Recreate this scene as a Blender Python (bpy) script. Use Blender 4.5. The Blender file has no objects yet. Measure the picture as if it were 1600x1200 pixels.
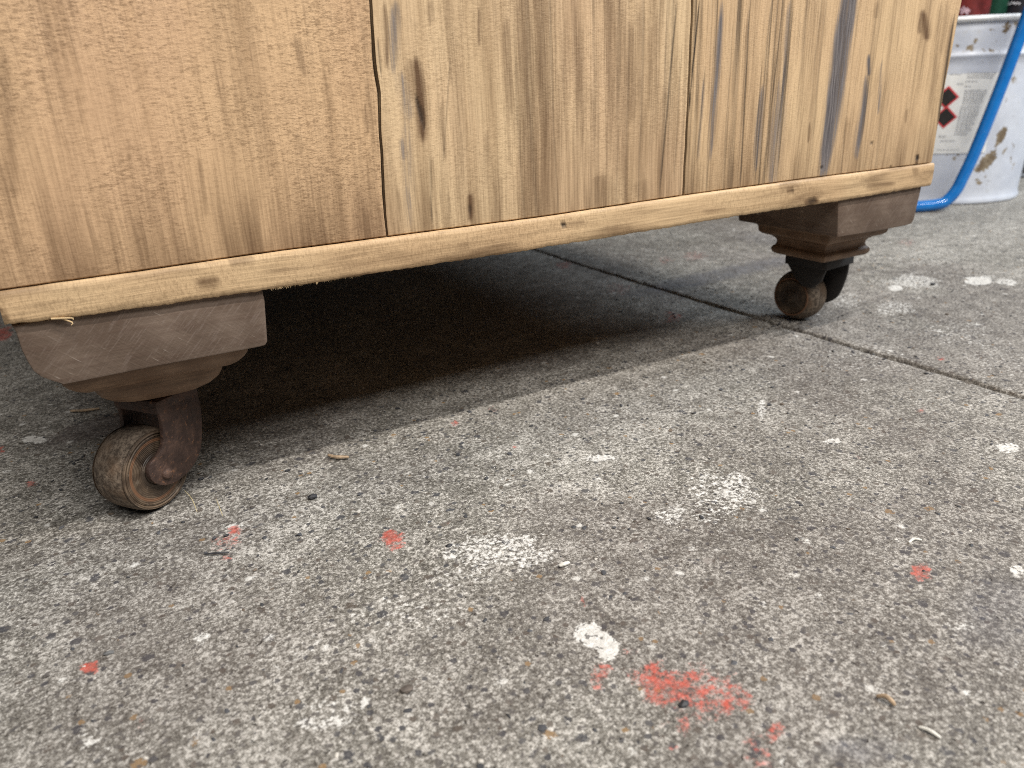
import bpy, bmesh, math, random
import numpy as np
from mathutils import Vector

S = bpy.context.scene
COL = S.collection
rng = np.random.default_rng(7)
random.seed(7)

# ------------------------------------------------------------------ camera
FPX = 1164.43                                # focal length in photograph pixels (1600 wide)
CAM = np.array([0.12137, -0.34758, 0.19443])
YAW, PITCH, ROLL = 0.50613, 0.37883, -0.04106
_fw = np.array([math.sin(YAW) * math.cos(PITCH), math.cos(YAW) * math.cos(PITCH), -math.sin(PITCH)])
_rt = np.array([math.cos(YAW), -math.sin(YAW), 0.0])
_up = np.cross(_rt, _fw)
RT = math.cos(ROLL) * _rt + math.sin(ROLL) * _up
UP = -math.sin(ROLL) * _rt + math.cos(ROLL) * _up
cam = bpy.data.cameras.new('camera')
cam.sensor_width = 36.0
cam.lens = FPX / 1600 * 36
cam.clip_start, cam.clip_end = 0.01, 100
cam.dof.use_dof = True
cam.dof.focus_distance = 0.37
cam.dof.aperture_fstop = 12.0
co = bpy.data.objects.new('camera', cam)
from mathutils import Matrix
M4 = Matrix(((RT[0], UP[0], -_fw[0], CAM[0]), (RT[1], UP[1], -_fw[1], CAM[1]), (RT[2], UP[2], -_fw[2], CAM[2]), (0, 0, 0, 1)))
co.matrix_world = M4
COL.objects.link(co)
S.camera = co

# ------------------------------------------------------------------ world and lamps (indoor workshop: tube above the front, daylight from the right)
W = bpy.data.worlds.new('World')
S.world = W
W.use_nodes = True
W.node_tree.nodes['Background'].inputs[0].default_value = (0.86, 0.93, 1.0, 1)
W.node_tree.nodes['Background'].inputs[1].default_value = 0.035


def lamp(name, loc, target, sx, sy, power, col):
    l = bpy.data.lights.new(name, 'AREA')
    l.shape = 'RECTANGLE'; l.size = sx; l.size_y = sy
    l.energy = power; l.color = col
    o = bpy.data.objects.new(name, l)
    o.location = loc
    o.rotation_euler = (Vector(target) - Vector(loc)).to_track_quat('-Z', 'Y').to_euler()
    COL.objects.link(o)
    return o


lamp('tube_lamp', (0.75, -1.05, 2.15), (0.75, 0.0, 0.0), 1.5, 0.045, 50, (1.0, 0.95, 0.88))
lamp('second_tube_lamp', (0.35, -2.15, 2.50), (0.4, 0.0, 0.0), 2.8, 0.7, 76, (1.0, 0.97, 0.93))
lamp('window_light', (3.0, -0.5, 1.9), (0.7, 0.1, 0.0), 1.2, 1.2, 56, (0.80, 0.90, 1.0))

S.view_settings.view_transform = 'Standard'
S.view_settings.look = 'None'
S.view_settings.exposure = 0.0
S.view_settings.gamma = 1.0
S.cycles.use_denoising = False
S.cycles.max_bounces = 6
S.cycles.filter_width = 0.95


# ------------------------------------------------------------------ pixel <-> place helpers
def proj(P):
    d = np.asarray(P, float) - CAM
    z = d @ _fw
    return 800 + FPX * (d @ RT) / z, 600 - FPX * (d @ UP) / z


def ray(px, py):
    return _fw * FPX + RT * (px - 800) - UP * (py - 600)


def on_front(px, py, y=0.0):
    v = ray(px, py); t = (y - CAM[1]) / v[1]
    return CAM + t * v


def on_floor(px, py, z=0.0):
    v = ray(px, py); t = (z - CAM[2]) / v[2]
    return CAM + t * v


def vnoise(x, y, seed=0):
    """smooth value noise, vectorised, 0..1"""
    xi = np.floor(x).astype(np.int64); yi = np.floor(y).astype(np.int64)
    fx = x - xi; fy = y - yi
    fx = fx * fx * (3 - 2 * fx); fy = fy * fy * (3 - 2 * fy)

    def h(a, b):
        n = (a * 374761393 + b * 668265263 + seed * 1442695041) & 0x7fffffff
        n = ((n ^ (n >> 13)) * 1274126177) & 0x7fffffff
        return ((n ^ (n >> 16)) & 0xffff) / 65535.0
    return (h(xi, yi) * (1 - fx) + h(xi + 1, yi) * fx) * (1 - fy) + (h(xi, yi + 1) * (1 - fx) + h(xi + 1, yi + 1) * fx) * fy


def fbm(x, y, seed=0, o=4):
    s = 0; a = 0.5; t = 0
    for k in range(o):
        s = s + a * vnoise(x * 2 ** k, y * 2 ** k, seed + k); t += a; a *= .5
    return s / t


# ------------------------------------------------------------------ object helpers
ORIG = {}


def link(name, verts, faces, mat, parent=None, origin=None, attrs=None, smooth=True, angle=35, kind=None):
    """verts in world metres; the object's origin is put at `origin` (default: middle of its bounds)"""
    V = np.asarray(verts, float)
    if origin is None:
        origin = (V.min(0) + V.max(0)) / 2
    origin = np.asarray(origin, float)
    me = bpy.data.meshes.new(name)
    me.from_pydata((V - origin).tolist(), [], [list(map(int, f)) for f in faces])
    me.validate()
    if smooth:
        me.polygons.foreach_set('use_smooth', [True] * len(me.polygons))
        me.set_sharp_from_angle(angle=math.radians(angle))
    if attrs:
        for k, a in attrs.items():
            at = me.attributes.new(k, 'FLOAT', 'POINT')
            at.data.foreach_set('value', np.asarray(a, np.float32))
    me.materials.append(mat)
    o = bpy.data.objects.new(name, me)
    po = ORIG[parent.name] if parent is not None else np.zeros(3)
    o.location = (origin - po).tolist()
    if parent is not None:
        o.parent = parent
    COL.objects.link(o)
    ORIG[o.name] = origin
    if kind:
        o['kind'] = kind
    return o


def empty(name, loc, label=None, cat=None, group=None, parent=None):
    o = bpy.data.objects.new(name, None)
    o.empty_display_size = 0.05
    po = ORIG[parent.name] if parent is not None else np.zeros(3)
    o.location = (np.asarray(loc, float) - po).tolist()
    if parent is not None:
        o.parent = parent
    COL.objects.link(o)
    ORIG[o.name] = np.asarray(loc, float)
    tag(o, label, cat, group)
    return o


def tag(o, label=None, cat=None, group=None):
    if label: o['label'] = label
    if cat: o['category'] = cat
    if group: o['group'] = group
    return o


def from_bm(bm):
    bm.verts.index_update()
    V = [tuple(v.co) for v in bm.verts]; F = [[v.index for v in f.verts] for f in bm.faces]
    bm.free()
    return V, F


def box(x0, x1, y0, y1, z0, z1, bev=0.0008, seg=2):
    bm = bmesh.new()
    bmesh.ops.create_cube(bm, size=1)
    for v in bm.verts:
        v.co = ((x0 + x1) / 2 + v.co.x * (x1 - x0), (y0 + y1) / 2 + v.co.y * (y1 - y0), (z0 + z1) / 2 + v.co.z * (z1 - z0))
    if bev:
        bmesh.ops.bevel(bm, geom=bm.edges[:], offset=bev, segments=seg, profile=.5, affect='EDGES')
    return from_bm(bm)


def prism(poly, frame, d0, d1, bev=0.0006, seg=2):
    """poly: 2D points; frame: function (u, v, d) -> world"""
    bm = bmesh.new()
    a = [bm.verts.new(frame(u, v, d0)) for u, v in poly]
    b = [bm.verts.new(frame(u, v, d1)) for u, v in poly]
    bm.faces.new(a); bm.faces.new(b[::-1])
    n = len(poly)
    for i in range(n):
        bm.faces.new((a[i], b[i], b[(i + 1) % n], a[(i + 1) % n]))
    bmesh.ops.recalc_face_normals(bm, faces=bm.faces[:])
    if bev:
        es = [e for e in bm.edges if any(len(f.verts) > 4 for f in e.link_faces)]
        bmesh.ops.bevel(bm, geom=es, offset=bev, segments=seg, profile=.5, affect='EDGES')
    return from_bm(bm)


def spline(pts, n=6, closed=False):
    P = [np.asarray(p, float) for p in pts]
    out = []
    m = len(P)
    for i in range(m if closed else m - 1):
        p0 = P[(i - 1) % m] if closed or i > 0 else P[0]
        p1, p2 = P[i], P[(i + 1) % m]
        p3 = P[(i + 2) % m] if closed or i + 2 < m else P[-1]
        for k in range(n):
            t = k / n
            out.append(.5 * ((2 * p1) + (-p0 + p2) * t + (2 * p0 - 5 * p1 + 4 * p2 - p3) * t * t + (-p0 + 3 * p1 - 3 * p2 + p3) * t ** 3))
    if not closed:
        out.append(P[-1])
    return out


def tube(path, r, ns=16, rfun=None):
    P = [np.asarray(p, float) for p in path]
    V = []; F = []
    ref = np.array([0.13, 0.21, 0.97])
    for i, p in enumerate(P):
        t = P[min(i + 1, len(P) - 1)] - P[max(i - 1, 0)]
        t /= np.linalg.norm(t) + 1e-12
        a = np.cross(t, ref); a /= np.linalg.norm(a) + 1e-12
        b = np.cross(t, a)
        rr = r * (rfun(i / (len(P) - 1)) if rfun else 1)
        for k in range(ns):
            th = 2 * math.pi * k / ns
            V.append(p + rr * (math.cos(th) * a + math.sin(th) * b))
    for i in range(len(P) - 1):
        for k in range(ns):
            F.append((i * ns + k, i * ns + (k + 1) % ns, (i + 1) * ns + (k + 1) % ns, (i + 1) * ns + k))
    F.append(list(range(ns))[::-1]); F.append(list(range((len(P) - 1) * ns, len(P) * ns)))
    return V, F


def lathe(profile, frame, ns=64):
    """profile [(radius, axial)], frame(x, y, axial) -> world"""
    V = []; F = []
    for r, h in profile:
        for k in range(ns):
            th = 2 * math.pi * k / ns
            V.append(frame(r * math.cos(th), r * math.sin(th), h))
    for i in range(len(profile) - 1):
        for k in range(ns):
            F.append((i * ns + k, i * ns + (k + 1) % ns, (i + 1) * ns + (k + 1) % ns, (i + 1) * ns + k))
    F.append(list(range(ns))[::-1]); F.append(list(range((len(profile) - 1) * ns, len(profile) * ns)))
    return V, F


def merge(*parts):
    V = []; F = []
    for v, f in parts:
        n = len(V); V += [tuple(p) for p in v]; F += [[i + n for i in q] for q in f]
    return V, F


# ------------------------------------------------------------------ material helpers
class NT:
    def __init__(s, name):
        s.m = bpy.data.materials.new(name); s.m.use_nodes = True
        s.t = s.m.node_tree
        s.b = s.t.nodes['Principled BSDF']
        s.co = s.t.nodes.new('ShaderNodeTexCoord').outputs['Object']

    def put(s, sock, v):
        if hasattr(v, 'is_output'):
            s.t.links.new(v, sock)
        elif isinstance(v, (tuple, list)):
            sock.default_value = (*v, 1) if len(v) == 3 and len(sock.default_value) == 4 else v
        else:
            sock.default_value = v

    def map(s, scale=(1, 1, 1), rot=(0, 0, 0), loc=(0, 0, 0), vec=None):
        n = s.t.nodes.new('ShaderNodeMapping')
        s.put(n.inputs[0], vec or s.co)
        n.inputs['Scale'].default_value = scale; n.inputs['Rotation'].default_value = rot; n.inputs['Location'].default_value = loc
        return n.outputs[0]

    def noise(s, scale, detail=3, rough=.55, vec=None, dist=0.0):
        n = s.t.nodes.new('ShaderNodeTexNoise')
        s.put(n.inputs['Vector'], vec or s.co)
        n.inputs['Scale'].default_value = scale; n.inputs['Detail'].default_value = detail
        n.inputs['Roughness'].default_value = rough; n.inputs['Distortion'].default_value = dist
        return n.outputs[0]

    def voro(s, scale, vec=None, rand=1.0):
        n = s.t.nodes.new('ShaderNodeTexVoronoi')
        s.put(n.inputs['Vector'], vec or s.co)
        n.inputs['Scale'].default_value = scale; n.inputs['Randomness'].default_value = rand
        return n.outputs['Distance'], n.outputs['Color']

    def attr(s, name):
        n = s.t.nodes.new('ShaderNodeAttribute'); n.attribute_name = name
        return n.outputs['Fac']

    def math(s, op, a, b=0.0, c=None, clamp=False):
        n = s.t.nodes.new('ShaderNodeMath'); n.operation = op; n.use_clamp = clamp
        s.put(n.inputs[0], a); s.put(n.inputs[1], b)
        if c is not None: s.put(n.inputs[2], c)
        return n.outputs[0]

    def rng(s, v, a, b, c=0.0, d=1.0, smooth=True):
        n = s.t.nodes.new('ShaderNodeMapRange')
        if smooth: n.interpolation_type = 'SMOOTHSTEP'
        s.put(n.inputs[0], v)
        for i, q in enumerate((a, b, c, d)): s.put(n.inputs[i + 1], q)
        return n.outputs[0]

    def mix(s, f, a, b, mode='MIX'):
        n = s.t.nodes.new('ShaderNodeMix'); n.data_type = 'RGBA'; n.blend_type = mode
        s.put(n.inputs[0], f); s.put(n.inputs[6], a); s.put(n.inputs[7], b)
        return n.outputs[2]

    def ramp(s, v, stops, const=False):
        n = s.t.nodes.new('ShaderNodeValToRGB')
        if const: n.color_ramp.interpolation = 'CONSTANT'
        e = n.color_ramp.elements
        while len(e) < len(stops): e.new(.5)
        for q, (p, c) in zip(e, stops): q.position = p; q.color = (*c, 1)
        s.put(n.inputs[0], v)
        return n.outputs[0]

    def sep(s, c):
        n = s.t.nodes.new('ShaderNodeSeparateColor'); s.put(n.inputs[0], c)
        return n.outputs

    def xyz(s):
        n = s.t.nodes.new('ShaderNodeSeparateXYZ'); s.put(n.inputs[0], s.co)
        return n.outputs

    def fin(s, col, rough=.6, height=None, dist=.0004, strength=1.0, metal=0.0, spec=.5):
        s.put(s.b.inputs['Base Color'], col); s.put(s.b.inputs['Roughness'], rough)
        s.put(s.b.inputs['Metallic'], metal); s.b.inputs['Specular IOR Level'].default_value = spec
        if height is not None:
            n = s.t.nodes.new('ShaderNodeBump'); n.inputs['Strength'].default_value = strength
            n.inputs['Distance'].default_value = dist
            s.put(n.inputs['Height'], height)
            s.t.links.new(n.outputs[0], s.b.inputs['Normal'])
        return s.m


def plain(name, col, rough=.5, metal=0.0, var=.25, scale=150):
    n = NT(name)
    a = n.noise(scale, 4, .6)
    return n.fin(n.mix(n.rng(a, .3, .7), tuple(c * (1 - var) for c in col), tuple(min(1, c * (1 + var)) for c in col)), rough, a, .0002, .5, metal)


def board_wood(name, seed, light, pink, streak, lines, chatter, axis='z'):
    """sanded pine; grain runs along `axis`; attributes brown / blue / dark carry its stains, knots and the shade painted into the joint gaps"""
    n = NT(name)
    L = (seed * 3.1, seed * 1.7, seed * 2.3)
    g = (lambda a, b: (a, a * .3, b)) if axis == 'z' else (lambda a, b: (b, a * .3, a))
    wob = n.noise(7, 2)
    vec = n.t.nodes.new('ShaderNodeVectorMath'); vec.operation = 'MULTIPLY_ADD'
    n.put(vec.inputs[0], n.t.nodes.new('ShaderNodeCombineXYZ').outputs[0])
    cx = vec.inputs[0].links[0].from_node
    n.put(cx.inputs[0 if axis == 'z' else 2], n.math('SUBTRACT', wob, .5))
    vec.inputs[1].default_value = (.006, .006, .006)
    n.put(vec.inputs[2], n.co)
    P = vec.outputs[0]
    broad = n.noise(1, 3, .5, n.map(g(28, 3.2), loc=L, vec=P))
    mid = n.noise(1, 4, .6, n.map(g(150, 6), loc=L, vec=P))
    fine = n.noise(1, 3, .6, n.map(g(900, 34), loc=L, vec=P))
    chat0 = n.noise(1, 4, .72, n.map(g(430, 1250), loc=L, vec=P))
    chat = n.math('ADD', n.math('MULTIPLY', n.math('SUBTRACT', chat0, .5), n.rng(n.noise(22, 3, .5, n.map(loc=(L[1], 4, L[0]))), .30, .68, .45, 1.45)), .5)
    pores = n.noise(1, 2, .5, n.map(g(420, 520), loc=L))
    blot = n.noise(14, 3, .5, n.map((1, 1, .6), loc=L))
    col = n.mix(n.rng(blot, .35, .68), light, pink)
    dk = tuple(c * k for c, k in zip(light, (.46, .40, .34)))
    col = n.mix(n.math('MULTIPLY', n.rng(mid, .42, .74), streak), col, dk)
    col = n.mix(n.math('MULTIPLY', n.rng(broad, .5, .75), streak * .55), col, dk)
    col = n.mix(n.math('MULTIPLY', n.rng(fine, .40, .72), .20 + .35 * lines), col, tuple(c * .55 for c in dk))
    col = n.mix(n.math('MULTIPLY', n.rng(chat, .48, .70), chatter), col, tuple(c * .72 for c in dk))
    col = n.mix(n.math('MULTIPLY', n.rng(chat, .52, .30), chatter * .6), col, tuple(min(1, c * 1.25) for c in light))
    br = n.attr('brown'); bl = n.attr('blue'); dkk = n.attr('dark')
    grainmod = n.math('ADD', n.math('MULTIPLY', n.math('SUBTRACT', mid, .5), 1.1), n.math('MULTIPLY', n.math('SUBTRACT', fine, .5), .9))

    def msk(a, k=1.0):
        return n.math('MULTIPLY', n.rng(n.math('ADD', a, n.math('MULTIPLY', n.math('MULTIPLY', grainmod, k), n.rng(a, 0, .35))), .04, .98, smooth=False), 1.0, clamp=True)
    col = n.mix(msk(br, .55), col, (.125, .068, .032))
    col = n.mix(msk(bl, 1.5), col, n.mix(n.rng(fine, .38, .66), (.085, .075, .078), (.20, .178, .175)))
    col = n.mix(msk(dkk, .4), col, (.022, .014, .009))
    h = n.math('ADD', n.math('MULTIPLY', chat, .3 + chatter), n.math('ADD', n.math('MULTIPLY', fine, .9), n.math('MULTIPLY', dkk, -3.0)))
    return n.fin(col, n.rng(mid, .3, .7, .5, .72), h, .00035, .7, spec=.35)


# ------------------------------------------------------------------ floor
def floor_material():
    n = NT('worn_concrete')
    n1 = n.noise(9, 4, .55); n2 = n.noise(70, 5, .62); n3 = n.noise(480, 4, .75); n4 = n.noise(1500, 2, .7)
    v = n.math('ADD', n.math('MULTIPLY', n.math('SUBTRACT', n1, .5), .45), n.math('ADD', n.math('MULTIPLY', n.math('SUBTRACT', n2, .5), .7), n.math('MULTIPLY', n.math('SUBTRACT', n3, .5), 1.95)))
    v = n.math('ADD', v, n.math('MULTIPLY', n.math('SUBTRACT', n4, .5), 1.15))
    col = n.ramp(n.math('ADD', v, .5), [(.06, (.046, .041, .034)), (.36, (.146, .136, .118)), (.57, (.275, .260, .231)), (.88, (.70, .67, .62))])
    # pale grains
    d, c = n.voro(520)
    r = n.sep(c)
    m = n.math('MULTIPLY', n.rng(n.math('ADD', d, n.math('MULTIPLY', n.math('SUBTRACT', n3, .5), .5)), .44, .26), n.math('GREATER_THAN', r[0], .70))
    col = n.mix(n.math('MULTIPLY', m, .7), col, (.56, .53, .49))
    # aggregate stones, worn flush
    for sc, gate, size in ((120, .82, .29), (260, .70, .36)):
        wob = n.mix(.12, n.map((sc,) * 3), n.t.nodes[-1].outputs[0]) if False else None
        d, c = n.voro(sc)
        r = n.sep(c)
        dd = n.math('ADD', d, n.math('MULTIPLY', n.math('SUBTRACT', n3, .5), .75))
        m = n.math('MULTIPLY', n.rng(dd, size, size - .07), n.math('GREATER_THAN', r[0], gate))
        sc_col = n.ramp(r[1], [(0, (.050, .052, .060)), (.34, (.085, .085, .088)), (.55, (.10, .082, .066)), (.74, (.15, .13, .11)), (.9, (.30, .19, .09)), (.96, (.36, .33, .30))], True)
        col = n.mix(n.math('MULTIPLY', m, .85), col, sc_col)
    # pits
    p = n.noise(240, 3, .6, n.map((1, 1, 1), loc=(3, 7, 0)))
    pit = n.rng(p, .66, .73)
    col = n.mix(n.math('MULTIPLY', pit, .8), col, (.035, .030, .026))
    # stains, paint spilt here, and a foot shadow painted in through blue
    st = n.attr('stain')
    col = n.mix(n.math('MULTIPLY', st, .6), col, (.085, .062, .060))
    bl = n.attr('blue')
    col = n.mix(n.math('MULTIPLY', bl, n.rng(n2, .3, .6, .2, .6)), col, (.10, .105, .135))
    n5 = n.noise(260, 5, .72, n.map((1, 1, 1), loc=(9, 2, 0)))
    wear = n.math('ADD', n.math('MULTIPLY', n.math('SUBTRACT', n3, .5), 1.5), n.math('MULTIPLY', n.math('SUBTRACT', n5, .5), 1.6))
    ws = n.math('ADD', n.attr('white'), wear)
    d, c = n.voro(60); r = n.sep(c)
    chip = n.math('MULTIPLY', n.rng(n.math('ADD', d, n.math('MULTIPLY', wear, .30)), .13, .06), n.math('GREATER_THAN', r[2], .91))
    wm = n.math('MAXIMUM', n.math('MULTIPLY', n.rng(ws, .45, .80), n.rng(n.attr('white'), .02, .12)), chip)
    col = n.mix(n.math('MULTIPLY', wm, .78), col, n.mix(n.rng(n3, .3, .7), (.62, .60, .56), (.86, .85, .82)))
    hole = n.rng(n.noise(330, 2, .5, n.map((1, 1, 1), loc=(1, 8, 0))), .60, .65)
    col = n.mix(n.math('MULTIPLY', hole, .8), col, (.10, .09, .085))
    rs = n.math('ADD', n.attr('red'), n.math('MULTIPLY', wear, 1.0))
    rm = n.math('MULTIPLY', n.rng(rs, .40, .95), n.rng(n.attr('red'), .02, .12))
    col = n.mix(n.math('MULTIPLY', rm, .74), col, n.mix(n.rng(n5, .35, .65), (.30, .10, .08), (.62, .10, .065)))
    h = n.math('ADD', n.math('MULTIPLY', n2, 1.0), n.math('ADD', n.math('MULTIPLY', n3, .75), n.math('MULTIPLY', pit, -.9)))
    return n.fin(col, n.rng(n2, .3, .7, .62, .85), h, .0011, .8, spec=.35)


RED = [(612, 846, 21, 19, .72), (612, 838, 15, 9, 1.1), (137, 1043, 17, 11, 1.25), (1440, 893, 18, 15, .82), (1030, 1070, 45, 28, .80), (1100, 1078, 72, 36, .66), (1150, 1092, 32, 16, .72),
       (1085, 1112, 50, 26, .55), (937, 1058, 13, 20, .70), (950, 1045, 14, 4, .8), (1216, 1140, 15, 14, .72), (1182, 1165, 26, 26, .45), (1190, 1195, 20, 14, .5), (350, 848, 24, 13, .52), (366, 828, 12, 7, .95), (355, 872, 8, 6, .75),
       (223, 1128, 9, 18, .50), (1085, 400, 20, 7, .46), (1038, 407, 14, 7, .42), (1050, 495, 15, 9, .55), (5, 520, 14, 11, .85), (1, 703, 9, 8, .7), (50, 757, 9, 6, .7), (702, 817, 11, 4, .6), (805, 698, 6, 4, .7),
       (710, 662, 6, 4, .8), (1415, 378, 18, 6, .42), (1440, 640, 10, 4, .5), (880, 415, 13, 7, .5), (965, 452, 20, 9, .4), (912, 940, 5, 5, .8), (1055, 1165, 14, 8, .4), (983, 1018, 20, 8, .45), (1470, 560, 8, 4, .6), (1290, 660, 6, 3, .4),
       (770, 640, 9, 5, .4), (548, 915, 5, 4, .5), (1340, 715, 8, 4, .35)]
WHITE = [(918, 990, 20, 16, 1.35), (948, 1012, 20, 18, 1.35), (933, 1000, 22, 16, 1.3), (780, 862, 95, 28, .62), (790, 845, 60, 14, .62), (700, 905, 60, 22, .42), (640, 955, 110, 30, .40), (1120, 775, 70, 48, .52), (1150, 760, 34, 26, .62), (1052, 802, 26, 18, .60),
         (942, 716, 28, 5, .95), (55, 687, 24, 7, 1.15), (316, 996, 13, 9, .95), (520, 1115, 70, 24, .45), (574, 1095, 10, 9, 1.1), (480, 1135, 26, 9, .7), (520, 1132, 16, 9, .7), (450, 1020, 60, 30, .34), (1430, 440, 46, 13, .62), (1400, 450, 14, 4, 1.0),
         (1530, 438, 26, 7, .9), (1400, 480, 36, 12, .55), (1572, 700, 22, 7, .9), (1590, 892, 16, 11, .85), (1500, 520, 60, 22, .40), (1350, 560, 80, 30, .34), (1460, 400, 60, 16, .40), (1560, 560, 50, 30, .36), (1190, 640, 6, 16, .7), 
         (1330, 620, 60, 24, .30), (1240, 440, 30, 10, .3), (1520, 1085, 18, 10, .6), (1365, 1020, 16, 14, .55), (1380, 1008, 9, 6, .9), (1500, 980, 30, 14, .4), (1570, 1040, 30, 16, .4), (1220, 1198, 40, 12, .5), (790, 752, 18, 10, .5),
         (150, 1160, 60, 20, .36), (140, 1155, 16, 8, .8), (330, 750, 18, 7, .3), (365, 822, 22, 4, .8), (1300, 690, 14, 5, .7), (1430, 842, 9, 3, .9), (880, 882, 12, 6, .5), (1280, 930, 7, 5, .8), (1190, 948, 12, 7, .5), (660, 745, 10, 4, .5), (1320, 470, 30, 12, .5), (1570, 440, 20, 6, .7)]
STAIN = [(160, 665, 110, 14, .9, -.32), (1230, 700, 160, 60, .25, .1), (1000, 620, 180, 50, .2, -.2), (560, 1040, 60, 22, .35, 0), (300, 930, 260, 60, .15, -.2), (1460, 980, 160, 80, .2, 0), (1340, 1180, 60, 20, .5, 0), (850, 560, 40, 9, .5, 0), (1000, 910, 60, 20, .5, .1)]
BLUE = [(1120, 430, 120, 10, .9, -.22), (1340, 1170, 60, 20, .6, 0), (1230, 372, 60, 10, .5, 0), (1560, 960, 60, 60, .4, 0)]  # first streak paints the right foot's cast shadow into the floor colour


def spots(px, py, L, wob):
    m = np.zeros(len(px))
    for s in L:
        x, y, a, b, k = s[:5]
        th = s[5] if len(s) > 5 else 0
        dx = px - x; dy = py - y
        c, q = math.cos(th), math.sin(th)
        u = (dx * c + dy * q) / a; v = (-dx * q + dy * c) / b
        d = np.sqrt(u * u + v * v) + wob
        f = np.clip(1.45 - d, 0, 1); f = f * f * (3 - 2 * f)
        m = np.maximum(m, k * np.clip(f * 1.25, 0, 1))
    return m


FM = floor_material()
CRACK_X = 0.6128


def crack(y):
    return CRACK_X + .0012 * (fbm(y * 55, y * 0 + 2.5, 31) - .5) * 2 + .0035 * (vnoise(y * 6, y * 0 + .5, 77) - .5)


floor_root = empty('floor', (0, 0, 0)); floor_root['kind'] = 'structure'
fy = np.unique(np.concatenate([np.linspace(-6, -.7, 10), np.linspace(-.7, -.34, 14), np.arange(-.34, .62, .0026), np.linspace(.62, 1.2, 60), np.linspace(1.2, 8, 20)]))
for side in (-1, 1):
    if side < 0:
        off = np.concatenate([[0, .0007, .0015, .0026, .004], np.arange(.0065, .66, .0026), np.linspace(.66, 1.0, 12), np.linspace(1.1, 6, 12)])
    else:
        off = np.concatenate([[0, .0007, .0015, .0026, .004], np.arange(.0065, .40, .0030), np.linspace(.40, 1.2, 130), np.linspace(1.25, 7, 16)])
    nx, ny = len(off), len(fy)
    O, Yg = np.meshgrid(off, fy)
    half = .0008 + .0009 * np.clip((.30 - Yg) / .3, 0, 1) + .0020 * fbm(Yg * 45, Yg * 0, 11 + side) + .0022 * np.clip(fbm(Yg * 150, Yg * 0, 5 + side) - .55, 0, 1)
    fade = np.clip(1 - O / .012, 0, 1)
    X = np.where(O < .02, crack(Yg) * 1 + side * (O + half * fade), CRACK_X + side * O + (crack(Yg) - CRACK_X) * np.clip(1 - (O - .02) / .05, 0, 1))
    Z = (fbm(X * 9, Yg * 9, 3, 3) - .5) * .0016 + (fbm(X * 120, Yg * 120, 8, 2) - .5) * .0006
    Z = Z - .0022 * np.exp(-O / .0016) * (.4 + 1.2 * fbm(Yg * 130, O * 200, 17)) + (fbm(Yg * 300, O * 600, 4) - .5) * .0012 * np.exp(-O / .004)
    Z[:, 0] -= .004
    V = np.stack([X.ravel(), Yg.ravel(), Z.ravel()], 1)
    idx = np.arange(nx * ny).reshape(ny, nx)
    q = np.stack([idx[:-1, :-1], idx[:-1, 1:], idx[1:, 1:], idx[1:, :-1]], -1).reshape(-1, 4)
    if side < 0: q = q[:, ::-1]
    ahead = ((V - CAM) @ _fw) > .05
    px, py = proj(np.where(ahead[:, None], V, CAM + _fw))
    px = np.where(ahead, px, -9999); py = np.where(ahead, py, -9999)
    wob = (fbm(V[:, 0] * 130, V[:, 1] * 130, 21, 3) - .5) * 1.1
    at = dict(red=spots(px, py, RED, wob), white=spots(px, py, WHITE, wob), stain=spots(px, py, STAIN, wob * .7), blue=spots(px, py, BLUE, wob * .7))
    # old spills elsewhere on the floor
    far = np.clip((fbm(V[:, 0] * 7, V[:, 1] * 7, 90, 4) - .57) * 3, 0, .16)
    at['white'] = np.maximum(at['white'], far)
    at['stain'] = np.maximum(at['stain'], np.clip((fbm(V[:, 0] * 5 + 4, V[:, 1] * 5, 60, 4) - .52) * 3, 0, .5))
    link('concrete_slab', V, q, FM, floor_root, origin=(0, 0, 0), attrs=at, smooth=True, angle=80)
n = NT('joint_dirt')
JM = n.fin(n.mix(n.noise(160, 4), (.05, .044, .034), (.17, .145, .09)), .95, n.noise(300, 3), .002)
link('joint_bed', [(CRACK_X - .012, -6, -.0040), (CRACK_X + .012, -6, -.0040), (CRACK_X + .012, 8, -.0040), (CRACK_X - .012, 8, -.0040)], [(0, 1, 2, 3)], JM, floor_root, smooth=False)

# loose grit and sawdust bedded in the surface
gv = []; gf = []
bm0 = bmesh.new(); bmesh.ops.create_icosphere(bm0, subdivisions=1, radius=1)
ICO_V = np.array([v.co[:] for v in bm0.verts]); bm0.verts.index_update(); ICO_F = [[v.index for v in f.verts] for f in bm0.faces]; bm0.free()


def grit(name, count, smin, smax, mat, flat):
    gv = []; gf = []
    k = 0
    while k < count:
        u, w = random.random() ** .8, random.random()
        x = -.02 + u * 1.1; y = -.32 + w * .85
        qx, qy = proj((x, y, 0))
        if not (-30 < qx < 1630 and 330 < qy < 1230): continue
        s = smin * (smax / smin) ** (random.random() ** 2.2)
        R = np.array([[math.cos(t), -math.sin(t), 0] for t in [random.random() * 6.28]])[0]
        th = random.random() * 6.28
        jit = ICO_V * (1 + (rng.random((len(ICO_V), 1)) - .5) * .7)
        a = jit * np.array([s, s * random.uniform(.45, .9), s * flat])
        X = a[:, 0] * math.cos(th) - a[:, 1] * math.sin(th) + x
        Y = a[:, 0] * math.sin(th) + a[:, 1] * math.cos(th) + y
        b = len(gv)
        gv += list(zip(X, Y, a[:, 2] + s * flat * .35)); gf += [[i + b for i in f] for f in ICO_F]
        k += 1
    return link(name, gv, gf, mat, None, origin=(0, 0, 0), smooth=False, kind='stuff')


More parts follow.
